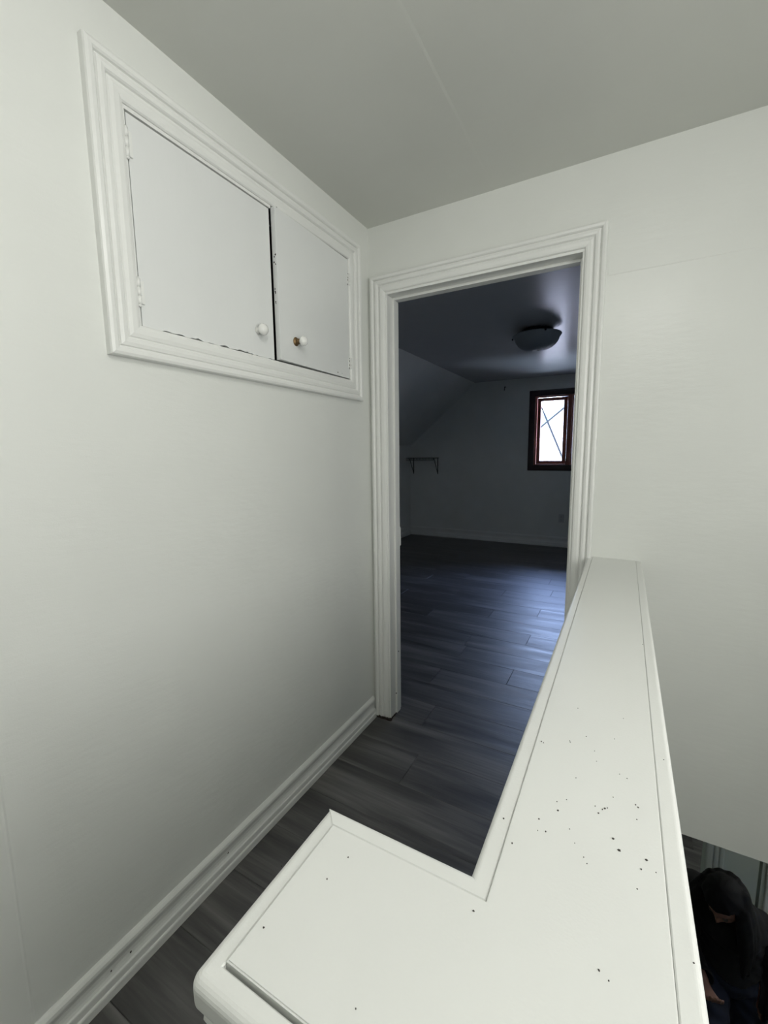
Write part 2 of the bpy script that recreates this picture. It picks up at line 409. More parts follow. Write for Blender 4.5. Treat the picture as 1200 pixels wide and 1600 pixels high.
# baseboards
BB = [(0,0),(0,.0195),(.0195,.0195),(.0225,.0180),(.0235,.0145),(.0400,.0145),(.0425,.0135),(.0440,.0100),(.050,.0070),(.058,.0050),(.068,.0052),(.076,.0080),(.083,.0120),(.090,.0140),(.097,.0130),(.1025,.0085),(.106,.003),(.106,0)]
b1 = moulding('baseboard_left', (0,-3.2,0), (0,-.0185,0), (0,0,1), (1,0,0), BB, TRIM)
tag(b1, 'white ridged baseboard along the left landing wall', 'baseboard', 'structure')
def specks(pts, name, mat, parent, seed=1):
    rr = random.Random(seed); m = MB()
    for x, y, z, s, nx in pts:
        a = rr.uniform(0, 6.28); k = 5
        ring = []
        for i in range(k):
            ang = a + 6.28*i/k; rad = s*rr.uniform(.6, 1.2)
            d = Vector((0, math.cos(ang), math.sin(ang))) if nx else Vector((math.cos(ang), math.sin(ang), 0))
            ring.append(Vector((x, y, z)) + d*rad)
        m.prism(ring, (.0006, 0, 0) if nx else (0, 0, .0008))
    return tag(m.build(name, mat, parent), kind='stuff')
specks([(.0085,-1.238,.058,.003,1),(.0085,-1.285,.060,.0025,1),(.0085,-.93,.060,.003,1)], 'paint_nick', CHIP, b1)
BB2 = [(a*1.33, h) for a, h in BB]
b2 = moulding('baseboard_far', (XL,YF,0), (XR,YF,0), (0,0,1), (0,-1,0), BB2, TRIM)
tag(b2, 'white baseboard along the bedroom gable wall below the window', 'baseboard', 'structure')
b3 = moulding('baseboard_knee', (XL,.13,0), (XL,YF-.02,0), (0,0,1), (1,0,0), BB2, TRIM)
tag(b3, 'white baseboard along the left knee wall of the bedroom', 'baseboard', 'structure')

# ------------------------------------------------------------------ half wall beside the stairs
CZ = .911
hw = MB()
hw.prism([(.945,0,0),(1.085,0,0),(1.085,-1.549,0),(.785,-1.549,0),(.785,-1.404,0),(.945,-1.404,0)], (0,0,.884))
hwall = hw.build('wall_stair', TRIM)
tag(hwall, 'white waist-high half wall with a broad painted cap guarding the stairs', 'half wall', 'structure')
# bed moulding under the cap
BED = [(0,0),(0,.003),(.008,.005),(.014,.0095),(.021,.0115),(.028,.0105),(.033,.007),(.036,.007),(.036,0)]
def bed(p0, p1, out, m0, m1):
    p0, p1, n = Vector(p0), Vector(p1), Vector(out); d = (p1-p0).normalized()
    A = [p0 + Vector((0,0,a)) + n*h - d*(h*m0) for a, h in BED]
    B = [p1 + Vector((0,0,a)) + n*h + d*(h*m1) for a, h in BED]
    return MB().loft(A, B).build('bed_moulding', TRIM, hwall)
zb = .849
bed((.945,0,zb), (.945,-1.404,zb), (-1,0,0), 0, -1)
bed((.945,-1.404,zb), (.785,-1.404,zb), (0,1,0), -1, 1)
bed((.785,-1.404,zb), (.785,-1.549,zb), (-1,0,0), 1, 1)
bed((.785,-1.549,zb), (1.085,-1.549,zb), (0,-1,0), 1, 1)
bed((1.085,-1.549,zb), (1.085,0,zb), (1,0,0), 1, 0)
# cap: one L-shaped board framed by rounded edge strips
X0, XA, XB, Y1, Y2, SW = .766, .9284, 1.1035, -1.3872, -1.566, .0185
g_ = .0005
cap = MB().prism([(XA+SW+g_,-.001,.885),(XB-SW-g_,-.001,.885),(XB-SW-g_,Y2+SW+.0022,.885),(X0+SW+g_,Y2+SW+.0022,.885),(X0+SW+g_,Y1-SW-g_,.885),(XA+SW+g_,Y1-SW-g_,.885)], (0,0,CZ+.0012-.885))
bm = bmesh.new(); me = cap.mesh('t'); bm.from_mesh(me)
te = [e for e in bm.edges if all(v.co.z > CZ for v in e.verts)]
bmesh.ops.bevel(bm, geom=te, offset=.0012, segments=2, affect='EDGES'); bm.to_mesh(me); bm.free()
link('cap_board', me, CAPM, hwall)
def strip(p0, p1, out, m0, m1, drop=0.0, w=SW, r=.009, th=.030):
    """cap edge strip: outer line p0-p1 at cap height, out = outward direction"""
    p0, p1, n = Vector(p0), Vector(p1), Vector(out); d = (p1-p0).normalized()
    pr = [(w, -th), (r, -th)]
    for i in range(1, 6):
        a = math.pi/2*i/6; pr.append((r - r*math.sin(a), -th + r - r*math.cos(a)))
    pr.append((0, -th+r)); pr.append((0, -drop-r))
    for i in range(1, 6):
        a = math.pi/2*i/6; pr.append((r - r*math.cos(a), -drop - r + r*math.sin(a)))
    pr += [(r, -drop), (w-.0012, -drop), (w, -drop-.0012)]
    A = [p0 - n*a + Vector((0,0,h)) + d*(a*m0) for a, h in pr]
    B = [p1 - n*a + Vector((0,0,h)) - d*(a*m1) for a, h in pr]
    return MB().loft(A, B).build('cap_edge_strip', CAPM, hwall)
strip((XA,-.001,CZ), (XA,Y1,CZ), (-1,0,0), 0, -1, r=.006)
strip((XA,Y1,CZ), (X0,Y1,CZ), (0,1,0), -1, 1, r=.006)
def edge_section(w, r, th, drop):
    pr = [(w, -th), (r, -th)]
    for i in range(1, 6):
        a = math.pi/2*i/6; pr.append((r - r*math.sin(a), -th + r - r*math.cos(a)))
    pr.append((0, -th+r)); pr.append((0, -drop-r))
    for i in range(1, 6):
        a = math.pi/2*i/6; pr.append((r - r*math.cos(a), -drop - r + r*math.sin(a)))
    return pr + [(r, -drop), (w-.0012, -drop), (w, -drop-.0012)]
# left end and front run as one strip turning the near left corner in a round
CR = .0095
sec = edge_section(SW-.0004, .009, .030, .0010)
ctr = Vector((X0+CR, Y2+CR, CZ)); rows = [[Vector((X0+a, Y1-a, CZ+h)) for a, h in sec]]
for i in range(9):
    an = math.pi + math.pi/2*i/8; n_ = Vector((math.cos(an), math.sin(an), 0))
    rows.append([ctr + (n_*(CR-a) if a <= CR else Vector((1,1,0))*(a-CR)) + Vector((0,0,h)) for a, h in sec])
rows.append([Vector((XB-a, Y2+a, CZ+h)) for a, h in sec])
fs_ = MB(); k_ = len(sec)
for r_w in rows: fs_.v += [tuple(p) for p in r_w]
path = rows
for i in range(len(path)-1):
    for j in range(k_): fs_.f.append((i*k_+j, i*k_+(j+1) % k_, (i+1)*k_+(j+1) % k_, (i+1)*k_+j))
fs_.f += [tuple(range(k_)), tuple((len(path)-1)*k_+j for j in range(k_-1,-1,-1))]
fs_.build('cap_edge_strip', CAPM, hwall)
strip((XB,Y2,CZ), (XB,-.001,CZ), (1,0,0), 1, 0, r=.006)
MB().lathe([(.0005,0),(.0055,0),(.0055,.002),(.004,.003),(.0015,.003),(.001,.0015)], (.935,-.012,CZ), (0,0,1), 14).build('screw_cap', CERAM, hwall, True)
DUST = [(1.0421,-1.2865,3.0),(1.0473,-1.2980,3.0),(1.0702,-1.2969,2.3),(0.9892,-1.2761,2.2),(1.0333,-1.2494,2.5),(1.0309,-1.2517,1.5),(1.0357,-1.2472,1.2),(1.0239,-1.2506,1.2),(1.0275,-1.2592,1.8),(1.0625,-1.2278,1.8),(1.0648,-1.2305,1.8),(0.9399,-1.3130,2.2),(0.9729,-1.2970,1.5),(0.9819,-1.3098,1.6),(1.0027,-1.2951,1.0),(0.9742,-1.3123,1.0),(1.0656,-1.3102,1.8),(1.0773,-1.3073,1.3),(1.0621,-1.3329,1.2),(1.0180,-1.3222,1.0),(1.0211,-1.3279,1.0),(1.0090,-1.3101,1.0),(0.9545,-1.3396,1.8),(0.9545,-1.1668,1.6),(0.9572,-1.1683,1.4),(0.9874,-1.1478,1.2),(0.9884,-1.1501,1.3),(1.0062,-1.1272,1.0),(1.0398,-1.1153,1.1),(1.0502,-1.0584,1.0),(0.9901,-1.0617,1.0),(1.0015,-1.2158,1.0),(1.0212,-1.1736,1.0),(1.0546,-1.1884,1.2),(1.0466,-1.1846,1.0),(1.0179,-1.1541,1.0),(1.0828,-0.7643,1.3),(0.9406,-1.4198,1.8),(1.0356,-1.4161,1.8),(1.0421,-1.4198,1.2),(0.8148,-1.4567,1.5),(0.8198,-1.4297,1.2),(0.7935,-1.5146,1.5),(0.8883,-1.5222,1.0),(0.7696,-1.4672,1.3),(1.0981,-1.3756,1.3),(1.0948,-1.1289,1.3),(0.9954,-1.2560,1.0),(0.9864,-1.2639,1.0),(1.0408,-1.2274,1.0),(1.0633,-1.2491,1.0)]
specks([(x, y, CZ+.0010 if X0+SW < x and XA+SW < x < XB-SW or y < Y1-SW else CZ-.0003, r*.00052, 0) for x, y, r in DUST], 'dust_specks', CHIP, hwall, 4)

# ------------------------------------------------------------------ built-in cupboard high on the left wall
cb = empty('wall_cabinet', (0,-.62,1.53), 'white painted two-door cupboard built high into the left wall with ridged frame', 'cupboard')
CY0, CY1, CZ0, CZ1 = -1.1535, -.0900, 1.5275, 2.1635
moulding('frame_casing', (0,CY0,CZ0), (0,CY0,CZ1), (0,1,0), (1,0,0), CAS, TRIM, cb, 1, 1)
moulding('frame_casing', (0,CY0,CZ1), (0,CY1,CZ1), (0,0,-1), (1,0,0), CAS, TRIM, cb, 1, 1)
moulding('frame_casing', (0,CY1,CZ1), (0,CY1,CZ0), (0,-1,0), (1,0,0), CAS, TRIM, cb, 1, 1)
moulding('frame_casing', (0,CY1,CZ0), (0,CY0,CZ0), (0,0,1), (1,0,0), CAS, TRIM, cb, 1, 1)
# box behind the doors
bx = MB()
bx.box((-.36,-1.09,1.586),(-.345,-.146,2.106)).box((-.345,-1.09,1.586),(-.101,-1.077,2.106)).box((-.345,-.159,1.586),(-.101,-.146,2.106))
bx.box((-.345,-1.077,1.586),(-.101,-.159,1.599)).box((-.345,-1.077,2.093),(-.101,-.159,2.106))
bm = bmesh.new(); me = bx.mesh('c'); bm.from_mesh(me); bmesh.ops.remove_doubles(bm, verts=bm.verts[:], dist=1e-4); bm.to_mesh(me); bm.free()
link('carcass', me, DARK, cb)
# thin rebate lip along the top and the left inside the frame
lip = MB().prism([(-.03,-1.0775,1.600),(-.03,-1.0775,2.0930),(-.03,-.6080,2.0930),(-.03,-.6080,2.0752),(-.03,-1.0685,2.0752),(-.03,-1.0685,1.600)], (.0340,0,0)).build('rebate_lip', TRIM, cb)
rc_ = random.Random(11)
# left door: lower edge follows the cracked paint line
D1 = [(-1.0645,2.0716),(-1.0645,1.6088)]
y = -1.0675; n = 46
for i in range(1, n):
    y = -1.0645 + (.4480)*i/n
    base = 1.6085 + (.0006 if i < 6 else .0012)
    D1.append((y, base + (rc_.choice([0,0,.0006,.0012,.0022,.0042]) if i > 5 else 0) + .0006*math.sin(i*1.3)))
D1 += [(-.6155,1.6112),(-.6145,2.0716)]
d1 = MB().prism([(-.017,a,b) for a, b in D1], (.0185,0,0)).build('cabinet_door', DOORP, cb)
# right door: stands slightly ajar on its right-hand hinges
A2 = math.radians(1.9); PY, PX = -.1700, .0040
def rot2(p):
    x, y, z = p; dx, dy = x-PX, y-PY
    c, s_ = math.cos(A2), math.sin(A2)
    return (PX + dx*c - dy*s_, PY + dx*s_ + dy*c, z)
dm = MB().rbox((-.0145,-.6035,1.6125),(.0040,-.1705,2.0815),.0012); dm.v = [rot2(p) for p in dm.v]
d2 = dm.build('cabinet_door', DOORP, cb)
# knobs
def knob(x, y, z, ax, parent, loose):
    if not loose:
        k = MB().lathe([(.0105,0),(.0105,.002),(.0085,.004),(.0075,.009),(.0095,.012),(.0145,.0165),(.0172,.022),(.0172,.027),(.0145,.0325),(.009,.0360),(.003,.0373),(.0005,.0374)], (x,y,z), ax, 28).build('knob', CERAM, parent, True)
        return k
    A = Vector(ax)
    k = MB().lathe([(.0065,.0185),(.0085,.0215),(.0128,.0255),(.0158,.031),(.0160,.036),(.0135,.0415),(.0085,.0450),(.003,.0462),(.0005,.0463)], (x,y,z), ax, 28).build('knob', CERAM, parent, True)
    MB().lathe([(.0145,0),(.0150,.0015),(.0135,.003),(.0085,.0045),(.0080,.010),(.0095,.0115),(.0095,.0135),(.0065,.015),(.0062,.0205),(.0005,.0206)], (x,y,z), ax, 24).build('knob_base', BRASS, parent, True)
    return k
knob(.0015, -.686, 1.687, (1,0,0), d1, False)
kp = rot2((.0040,-.522,1.686)); kax = (math.cos(A2), math.sin(A2), -.06)
kn2 = knob(*kp, kax, d2, True); kn2['label'] = 'white ceramic knob pulled out on a tarnished brass base'
# hinges
def hinge(y, z0, z1, side, nm):
    m = MB(); L = z1-z0; xx = .0068
    m.rbox((.0016,min(y,y+side*.014),z0+.004),(.0062,max(y,y+side*.014),z1-.004),.0005)
    h = m.build('hinge', TRIM, cb)
    b = MB(); k = 3
    for i in range(k):
        a = z0 + L*i/k; b.tube([(xx,y,a+.0008),(xx,y,a+L/k-.0008)], .0050, 12)
    b.tube([(xx,y,z0-.002),(xx,y,z1+.0025)], .0026, 8)
    b.tube([(xx,y,z0-.005),(xx,y,z0-.003),(xx,y,z0)], [.0015,.004,.0042], 10)
    tag(b.build('hinge_knuckles', TRIM, h, True), kind='stuff')
hinge(-1.0700, 1.974, 2.036, 1, 'a'); hinge(-1.0700, 1.655, 1.715, 1, 'b')
hinge(-.1665, 1.982, 2.028, -1, 'c'); hinge(-.1665, 1.652, 1.698, -1, 'd')
# chipped paint: meeting edge of the right door, its lower edge, the right hinges
ch = MB()
def chip(p, s, e, tilt=0):
    k = 6; ring = []
    for i in range(k):
        a = 6.28*i/k + rc_.random(); q = Vector((0, math.cos(a)*s*e, math.sin(a)*s/e*rc_.uniform(.7,1.3)))
        ring.append(Vector(p)+q)
    ch.prism(ring, (.0009,0,0))
def chip_edge(z, s):
    q = Vector(rot2((-.0050+rc_.uniform(-.003,.006),-.6035,z))); k = 6; ring = []
    for i in range(k):
        a = 6.28*i/k + rc_.random(); ring.append(q + Vector((math.cos(a)*s, 0, math.sin(a)*s*rc_.uniform(.8,1.8))))
    ch.prism(ring, (0,-.0008,0))
for z, s in ((1.938,.0028),(1.932,.002),(1.915,.0026),(1.909,.0018),(1.834,.0022),(1.826,.0026),(1.822,.002),(1.795,.0022),(1.79,.0016)): chip_edge(z, s)
for yy, zz, s in ((-.262,1.6250,.0030),(-.230,1.6255,.0014)):
    q = rot2((.0036,yy,zz)); chip(q, s, 1.0)
for z in (2.026,2.012,2.002,1.985,1.694,1.684,1.668,1.655):
    chip((.0062,-.1735+rc_.uniform(-.002,.002),z), .0022, .75)
for z in (2.02,1.99,1.69,1.66):
    chip((.0050,-.1585,z), .0018, .6)
chip((.0105,-.586,2.0870), .0022, 1.3)
tag(ch.build('paint_chips', CHIP, cb), kind='stuff')

# ------------------------------------------------------------------ bedroom window
win = empty('window_1', (.36,YF,WZ0), 'window with dark mahogany frame in the bedroom gable wall', 'window', 'structure')
WC = [(0,0),(0,.012),(.004,.016),(.020,.018),(.060,.016),(.070,.012),(.076,.012),(.076,0)]
a0, a1, c0, c1 = WX0-.070, WX1+.070, WZ0-.066, WZ1+.070
moulding('window_casing', (a0,YF,c0), (a0,YF,c1), (1,0,0), (0,-1,0), WC, MAHOG, win, 1, 1)
moulding('window_casing', (a0,YF,c1), (a1,YF,c1), (0,0,-1), (0,-1,0), WC, MAHOG, win, 1, 1)
moulding('window_casing', (a1,YF,c1), (a1,YF,c0), (-1,0,0), (0,-1,0), WC, MAHOG, win, 1, 1)
moulding('window_casing', (a1,YF,c0), (a0,YF,c0), (0,0,1), (0,-1,0), WC, MAHOG, win, 1, 1)
RED = simple('mahogany lit lining', (0.30, 0.085, 0.055), 0.30, var=0.2, scale=30, coat=0.3)  # lighter copy of the mahogany, window light put into its colour
def frame(name, x0, x1, z0, z1, wd, y0, y1, mat, parent):
    MB().rbox((x0,y0,z0),(x0+wd,y1,z1),.002).build(name, mat, parent)
    MB().rbox((x1-wd,y0,z0),(x1,y1,z1),.002).build(name, mat, parent)
    MB().rbox((x0+wd,y0,z0),(x1-wd,y1,z0+wd),.002).build(name, mat, parent)
    MB().rbox((x0+wd,y0,z1-wd),(x1-wd,y1,z1),.002).build(name, mat, parent)
frame('window_lining', WX0, WX1, WZ0, WZ1, .010, YF+.001, YF+.178, RED, win)
WM = (WX0+WX1)/2
MB().rbox((WM-.028,YF+.012,WZ0+.010),(WM+.028,YF+.15,WZ1-.010),.004).build('mullion', RED, win)
for a, b in ((WX0+.010, WM-.028), (WM+.028, WX1-.010)):
    frame('stop_bead', a, b, WZ0+.010, WZ1-.010, .012, YF+.06, YF+.085, RED, win)
    frame('sash_rail', a+.012, b-.012, WZ0+.022, WZ1-.022, .044, YF+.09, YF+.135, RED, win)
    MB().box((a+.053,YF+.108,WZ0+.063),(b-.053,YF+.114,WZ1-.063)).build('pane', GLASS, win)

# neighbouring house and cable outside
nh = empty('neighbour_house', (-.8,11,-3), 'pale brick house gable seen outside through the bedroom window', 'house')
rk0, rk1 = Vector((-6.5,11,-2.55)), Vector((3.2,11,5.60))     # underside of the sloping rake board
dsl = (rk1-rk0).normalized()
MB().prism([(-6.5,11.15,-3),(6.4,11.15,-3),(6.4,11.15,2.9),(3.2,11.15,5.6),(-6.5,11.15,-2.55)], (0,4,0)).build('gable_wall', BRICK, nh)
nrm = Vector((-dsl.z,0,dsl.x))
q = [rk0, rk1, rk1+nrm*.19, rk0+nrm*.19]
MB().prism([tuple(p) for p in q], (0,.05,0)).build('rake_board', FASCIA, nh)
MB().prism([tuple(p+nrm*.19) for p in (rk0, rk1)] + [tuple(p+nrm*.25) for p in (rk1, rk0)], (0,4.2,0)).build('roof_slope', ROOFM, nh)
MB().prism([tuple(p-nrm*.03+Vector((0,-.01,0))) for p in (rk0, rk1)] + [tuple(p+Vector((0,-.01,0))) for p in (rk1, rk0)], (0,.06,0)).build('rake_trim', CABLE, nh)
cbl = MB().tube([(-1.35,7.5,4.212),(-.487,7.5,2.198),(-.039,7.5,1.153),(.9,7.5,-1.03)], .017, 8).build('overhead_cable', CABLE)
tag(cbl, 'thin dark cable slanting across the view outside the window', 'cable')

# ------------------------------------------------------------------ bedroom fittings
LX, LY = .335, 2.17
lf = empty('ceiling_lamp', (LX,LY,RC), 'unlit frosted glass bowl lamp on the bedroom ceiling', 'lamp')
MB().lathe([(.0005,0),(.12,0),(.125,-.006),(.122,-.024),(.10,-.032),(.0005,-.032)], (LX,LY,RC), (0,0,1), 32).build('ceiling_pan', RIM, lf, True)
bw = MB()
pr = [(.192,-.042),(.1945,-.046),(.192,-.0495)]
for i in range(1, 10):
    a = i/10*math.pi/2; pr.append((.180*math.cos(a)**.8, -.0495 - .118*math.sin(a)))
pr.append((.0005,-.1675))
inner = [(.0005,-.160)] + [(.172*math.cos(i/8*math.pi/2)**.8, -.048-.110*math.sin(i/8*math.pi/2)) for i in range(7,-1,-1)] + [(.185,-.042)]
bw.lathe(pr+inner, (LX,LY,RC), (0,0,1), 48)
bw.build('glass_bowl', FROST, lf, True)
for k in range(3):
    a = math.radians(-62 + 120*k); c_, s_ = math.cos(a), math.sin(a)
    m = MB(); m.tube([(LX+.10*c_,LY+.10*s_,RC-.012),(LX+.17*c_,LY+.17*s_,RC-.022),(LX+.198*c_,LY+.198*s_,RC-.032),(LX+.201*c_,LY+.201*s_,RC-.058)], .004, 8)
    m.lathe([(.0005,0),(.008,0),(.009,.004),(.006,.010),(.0005,.011)], (LX+.198*c_,LY+.198*s_,RC-.052), (c_,s_,0), 12)
    tag(m.build('bowl_clip', RIM, lf, True), kind='stuff')

sh = empty('wire_shelf', (-1.75,YF,1.22), 'thin dark wire shelf on brackets in the left corner of the bedroom', 'shelf')
gz = 1.232
m = MB()
for yy in (YF-.012, YF-.07, YF-.13, YF-.185): m.tube([(-1.955,yy,gz),(-1.478,yy,gz)], .005, 6)
m.tube([(-1.955,YF-.19,gz-.028),(-1.478,YF-.19,gz-.028)], .005, 6)
for i in range(20):
    x = -1.95 + i*.0247; m.tube([(x,YF-.008,gz+.004),(x,YF-.185,gz+.004),(x,YF-.192,gz-.003),(x,YF-.192,gz-.03)], .0025, 5)
tag(m.build('wire_deck', WIRE, sh), kind='stuff')
for x in (-1.91, -1.50):
    m = MB(); m.prism([(x-.006,YF-.001,gz),(x+.006,YF-.001,gz),(x+.006,YF-.001,.985),(x-.006,YF-.001,.985)], (0,-.006,0))
    m.tube([(x,YF-.006,.992),(x,YF-.04,1.05),(x,YF-.14,gz-.03),(x,YF-.18,gz-.008)], .006, 6)
    tag(m.build('bracket', WIRE, sh), kind='stuff')

po_ = empty('wall_outlet', (.315,YF,.40), 'small pale power outlet low on the bedroom gable wall', 'outlet')
MB().rbox((.280,YF-.006,.343),(.350,YF,.457),.003).build('cover_plate', PLATE, po_)
for zz in (.42,.38):
    s_ = MB().rbox((.300,YF-.0075,zz-.014),(.330,YF-.0055,zz+.014),.0006).build('socket', PLATE, po_)
    m = MB().box((.309,YF-.0079,zz-.004),(.311,YF-.0074,zz+.006)).box((.319,YF-.0079,zz-.004),(.321,YF-.0074,zz+.006))
    tag(m.build('slots', DARK, s_), kind='stuff')
hk = MB().tube([(-.496,YF,2.215),(-.496,YF-.012,2.214),(-.496,YF-.02,2.20),(-.496,YF-.018,2.175),(-.496,YF-.026,2.165),(-.496,YF-.036,2.175)], .0045, 8)
hk.lathe([(.0005,0),(.010,0),(.009,.003),(.0005,.004)], (-.496,YF,2.213), (0,-1,0), 12)
hk2 = empty('wall_hook', (-.496,YF,2.2), 'tiny dark hook near the top of the bedroom gable wall', 'hook')
tag(hk.build('hook', RIM, hk2, True), kind='stuff')

# ------------------------------------------------------------------ stairwell and lower floor
pts = [(0,-.013)]; y, z = -1.4, -.012
prof = [(-1.4,-.085),(-1.4,-.2)]
st = [(-1.4,-.208)]
nR, rise, run = 12, 2.5/12, .195
poly = []
for i in range(1, nR):
    poly += [(-1.4+run*(i-1), -rise*i), (-1.4+run*i, -rise*i)]
poly += [(-1.4+run*(nR-1), LF+.0005), (-1.4, LF+.0005)]
stt = MB().prism([(1.087,a,b) for a, b in poly], (.96,0,0)).build('stairs', SUB)
tag(stt, 'closed staircase running down under the landing wall', 'stairs', 'structure')
fl2 = slab('floor_lower', (0,0,LF-.012), (1,0,0), (0,1,0), (0,0,1), [.2,3.2], [-1.5,3.3], [], .08, SUB)
tag(fl2, 'grey plank floor at the foot of the stairs', 'floor', 'structure')
plank_rows(fl2, range(0, 11), LF, lambda y: (.9,3.1), 1.0)
cl2 = slab('ceiling_lower', (0,0,-.081), (1,0,0), (0,1,0), (0,0,-1), [.2,3.2], [.12,3.3], [], .02, CEIL)
tag(cl2, 'ceiling over the foot of the stairs', 'ceiling', 'structure')
WY = 2.20
lw = slab('wall_lower', (0,WY,0), (1,0,0), (0,0,1), (0,-1,0), [.2,3.2], [LF,-.075], [(.95,1.772,LF,-.45),(2.105,2.125,LF,-.075)], .12, LWALL)
tag(lw, 'grey-green wall downstairs with a doorway behind the person', 'wall', 'structure')
CAS2 = [(a*1.45, h*1.4) for a, h in CAS]
t1 = moulding('trim_1', (1.888,WY,LF), (1.888,WY,-.37), (-1,0,0), (0,-1,0), CAS2, LTRIM, None, 0, 0)
tag(t1, 'grey-green ridged door casing downstairs behind the head of the person', 'casing', 'structure')
t2 = moulding('trim_2', (2.150,WY,LF), (2.150,WY,-.1), (1,0,0), (0,-1,0), CAS2, TRIM, None, 0, 0)
tag(t2, 'pale ridged casing downstairs at the right edge of view', 'casing', 'structure')
lb = slab('wall_lower_far', (0,3.10,0), (1,0,0), (0,0,1), (0,-1,0), [.2,3.2], [LF,-.075], [], .1, LWALL)
tag(lb, 'far wall of the downstairs room beyond the lower doorway', 'wall', 'structure')
bb4 = moulding('baseboard_lower', (.3,3.10,LF), (3.1,3.10,LF), (0,0,1), (0,-1,0), BB, LTRIM)
tag(bb4, 'pale baseboard at the far side of the lower room', 'baseboard', 'structure')
ll = slab('wall_lower_left', (.30,0,0), (0,1,0), (0,0,1), (1,0,0), [0,3.2], [LF,-.075], [], .1, LWALL)
tag(ll, 'left wall of the lower room', 'wall', 'structure')
lr = slab('wall_lower_right', (3.10,0,0), (0,1,0), (0,0,1), (-1,0,0), [-.1,3.2], [LF,-.075], [], .1, LWALL)
tag(lr, 'right wall of the lower hallway', 'wall', 'structure')
ls = slab('wall_stair_lower', (1.085,0,0), (0,1,0), (0,0,1), (1,0,0), [-1.4,-.001], [LF,-.0005], [], .02, WALL)
lt = slab('wall_stair_foot', (1.085,0,0), (0,1,0), (0,0,1), (1,0,0), [0,.35], [LF,-.0815], [], .08, WALL)
tag(lt, 'wall end at the left of the stair foot', 'wall', 'structure')
tag(ls, 'wall below the half wall along the stairs', 'wall', 'structure')
le = slab('wall_stair_end', (0,-1.4,0), (1,0,0), (0,0,1), (0,1,0), [1.0,2.15], [LF,-.0805], [], .08, WALL)
tag(le, 'wall under the landing at the head of the stairs', 'wall', 'structure')
lg = slab('wall_stair_side', (0,.0,0), (1,0,0), (0,0,1), (0,1,0), [2.05,3.2], [LF,-.075], [], .08, LWALL)
tag(lg, 'wall beside the foot of the stairs', 'wall', 'structure')
lh = slab('wall_stair_left', (0,.35,0), (1,0,0), (0,0,1), (0,1,0), [.2,1.085], [LF,-.075], [], .08, LWALL)
tag(lh, 'wall to the left of the foot of the stairs', 'wall', 'structure')

l3 = empty('added_room_lamp', (2.5,2.72,-.1), 'added unseen lamp brightening the lower room', 'lamp')  # unseen lamp added to brighten the floor beyond the lower doorway
MB().lathe([(.0005,0),(.07,0),(.075,-.01),(.06,-.02),(.0005,-.02)], (2.5,2.72,-.101), (0,0,1), 24).build('added_lamp_base', PLATE, l3, True)
ld3 = bpy.data.lights.new('room_fill_light', 'POINT'); ld3.energy = 16.0; ld3.color = (1,.95,.97); ld3.shadow_soft_size = .06
lo3 = bpy.data.objects.new('room_fill_light', ld3); lo3.location = (2.5,2.72,-.22); COL.objects.link(lo3)
# added unseen window over the stairs, framing the landing fill light
w2 = empty('window_added', (2.05,-1.45,1.0), 'added unseen window with a white blind behind the fill light above the stairs', 'window', 'structure')
for p0, p1, t in (((2.05,-2.05,.95),(2.05,-2.05,2.05),(0,1,0)), ((2.05,-2.05,2.05),(2.05,-.85,2.05),(0,0,-1)), ((2.05,-.85,2.05),(2.05,-.85,.95),(0,-1,0)), ((2.05,-.85,.95),(2.05,-2.05,.95),(0,0,1))):
    moulding('window_casing', p0, p1, t, (-1,0,0), CAS, TRIM, w2, 1, 1)
MB().box((2.040,-1.97,1.03),(2.046,-.93,1.97)).build('blind', CERAM, w2)  # opaque panel, the added area light stands in front of it

# unseen lamp added right of the stairs to brighten the wall behind the person
l2 = empty('added_hallway_lamp', (2.55,1.2,-.1), 'added unseen lamp brightening the lower hallway', 'lamp')
MB().lathe([(.0005,0),(.07,0),(.075,-.01),(.06,-.02),(.0005,-.02)], (2.55,1.2,-.101), (0,0,1), 24).build('added_lamp_base', PLATE, l2, True)
ld2 = bpy.data.lights.new('hallway_fill_light', 'POINT'); ld2.energy = 11.0; ld2.color = (1,.97,.92); ld2.shadow_soft_size = .06
lo2 = bpy.data.objects.new('hallway_fill_light', ld2); lo2.location = (2.55,1.2,-.22); COL.objects.link(lo2)

V3 = Vector
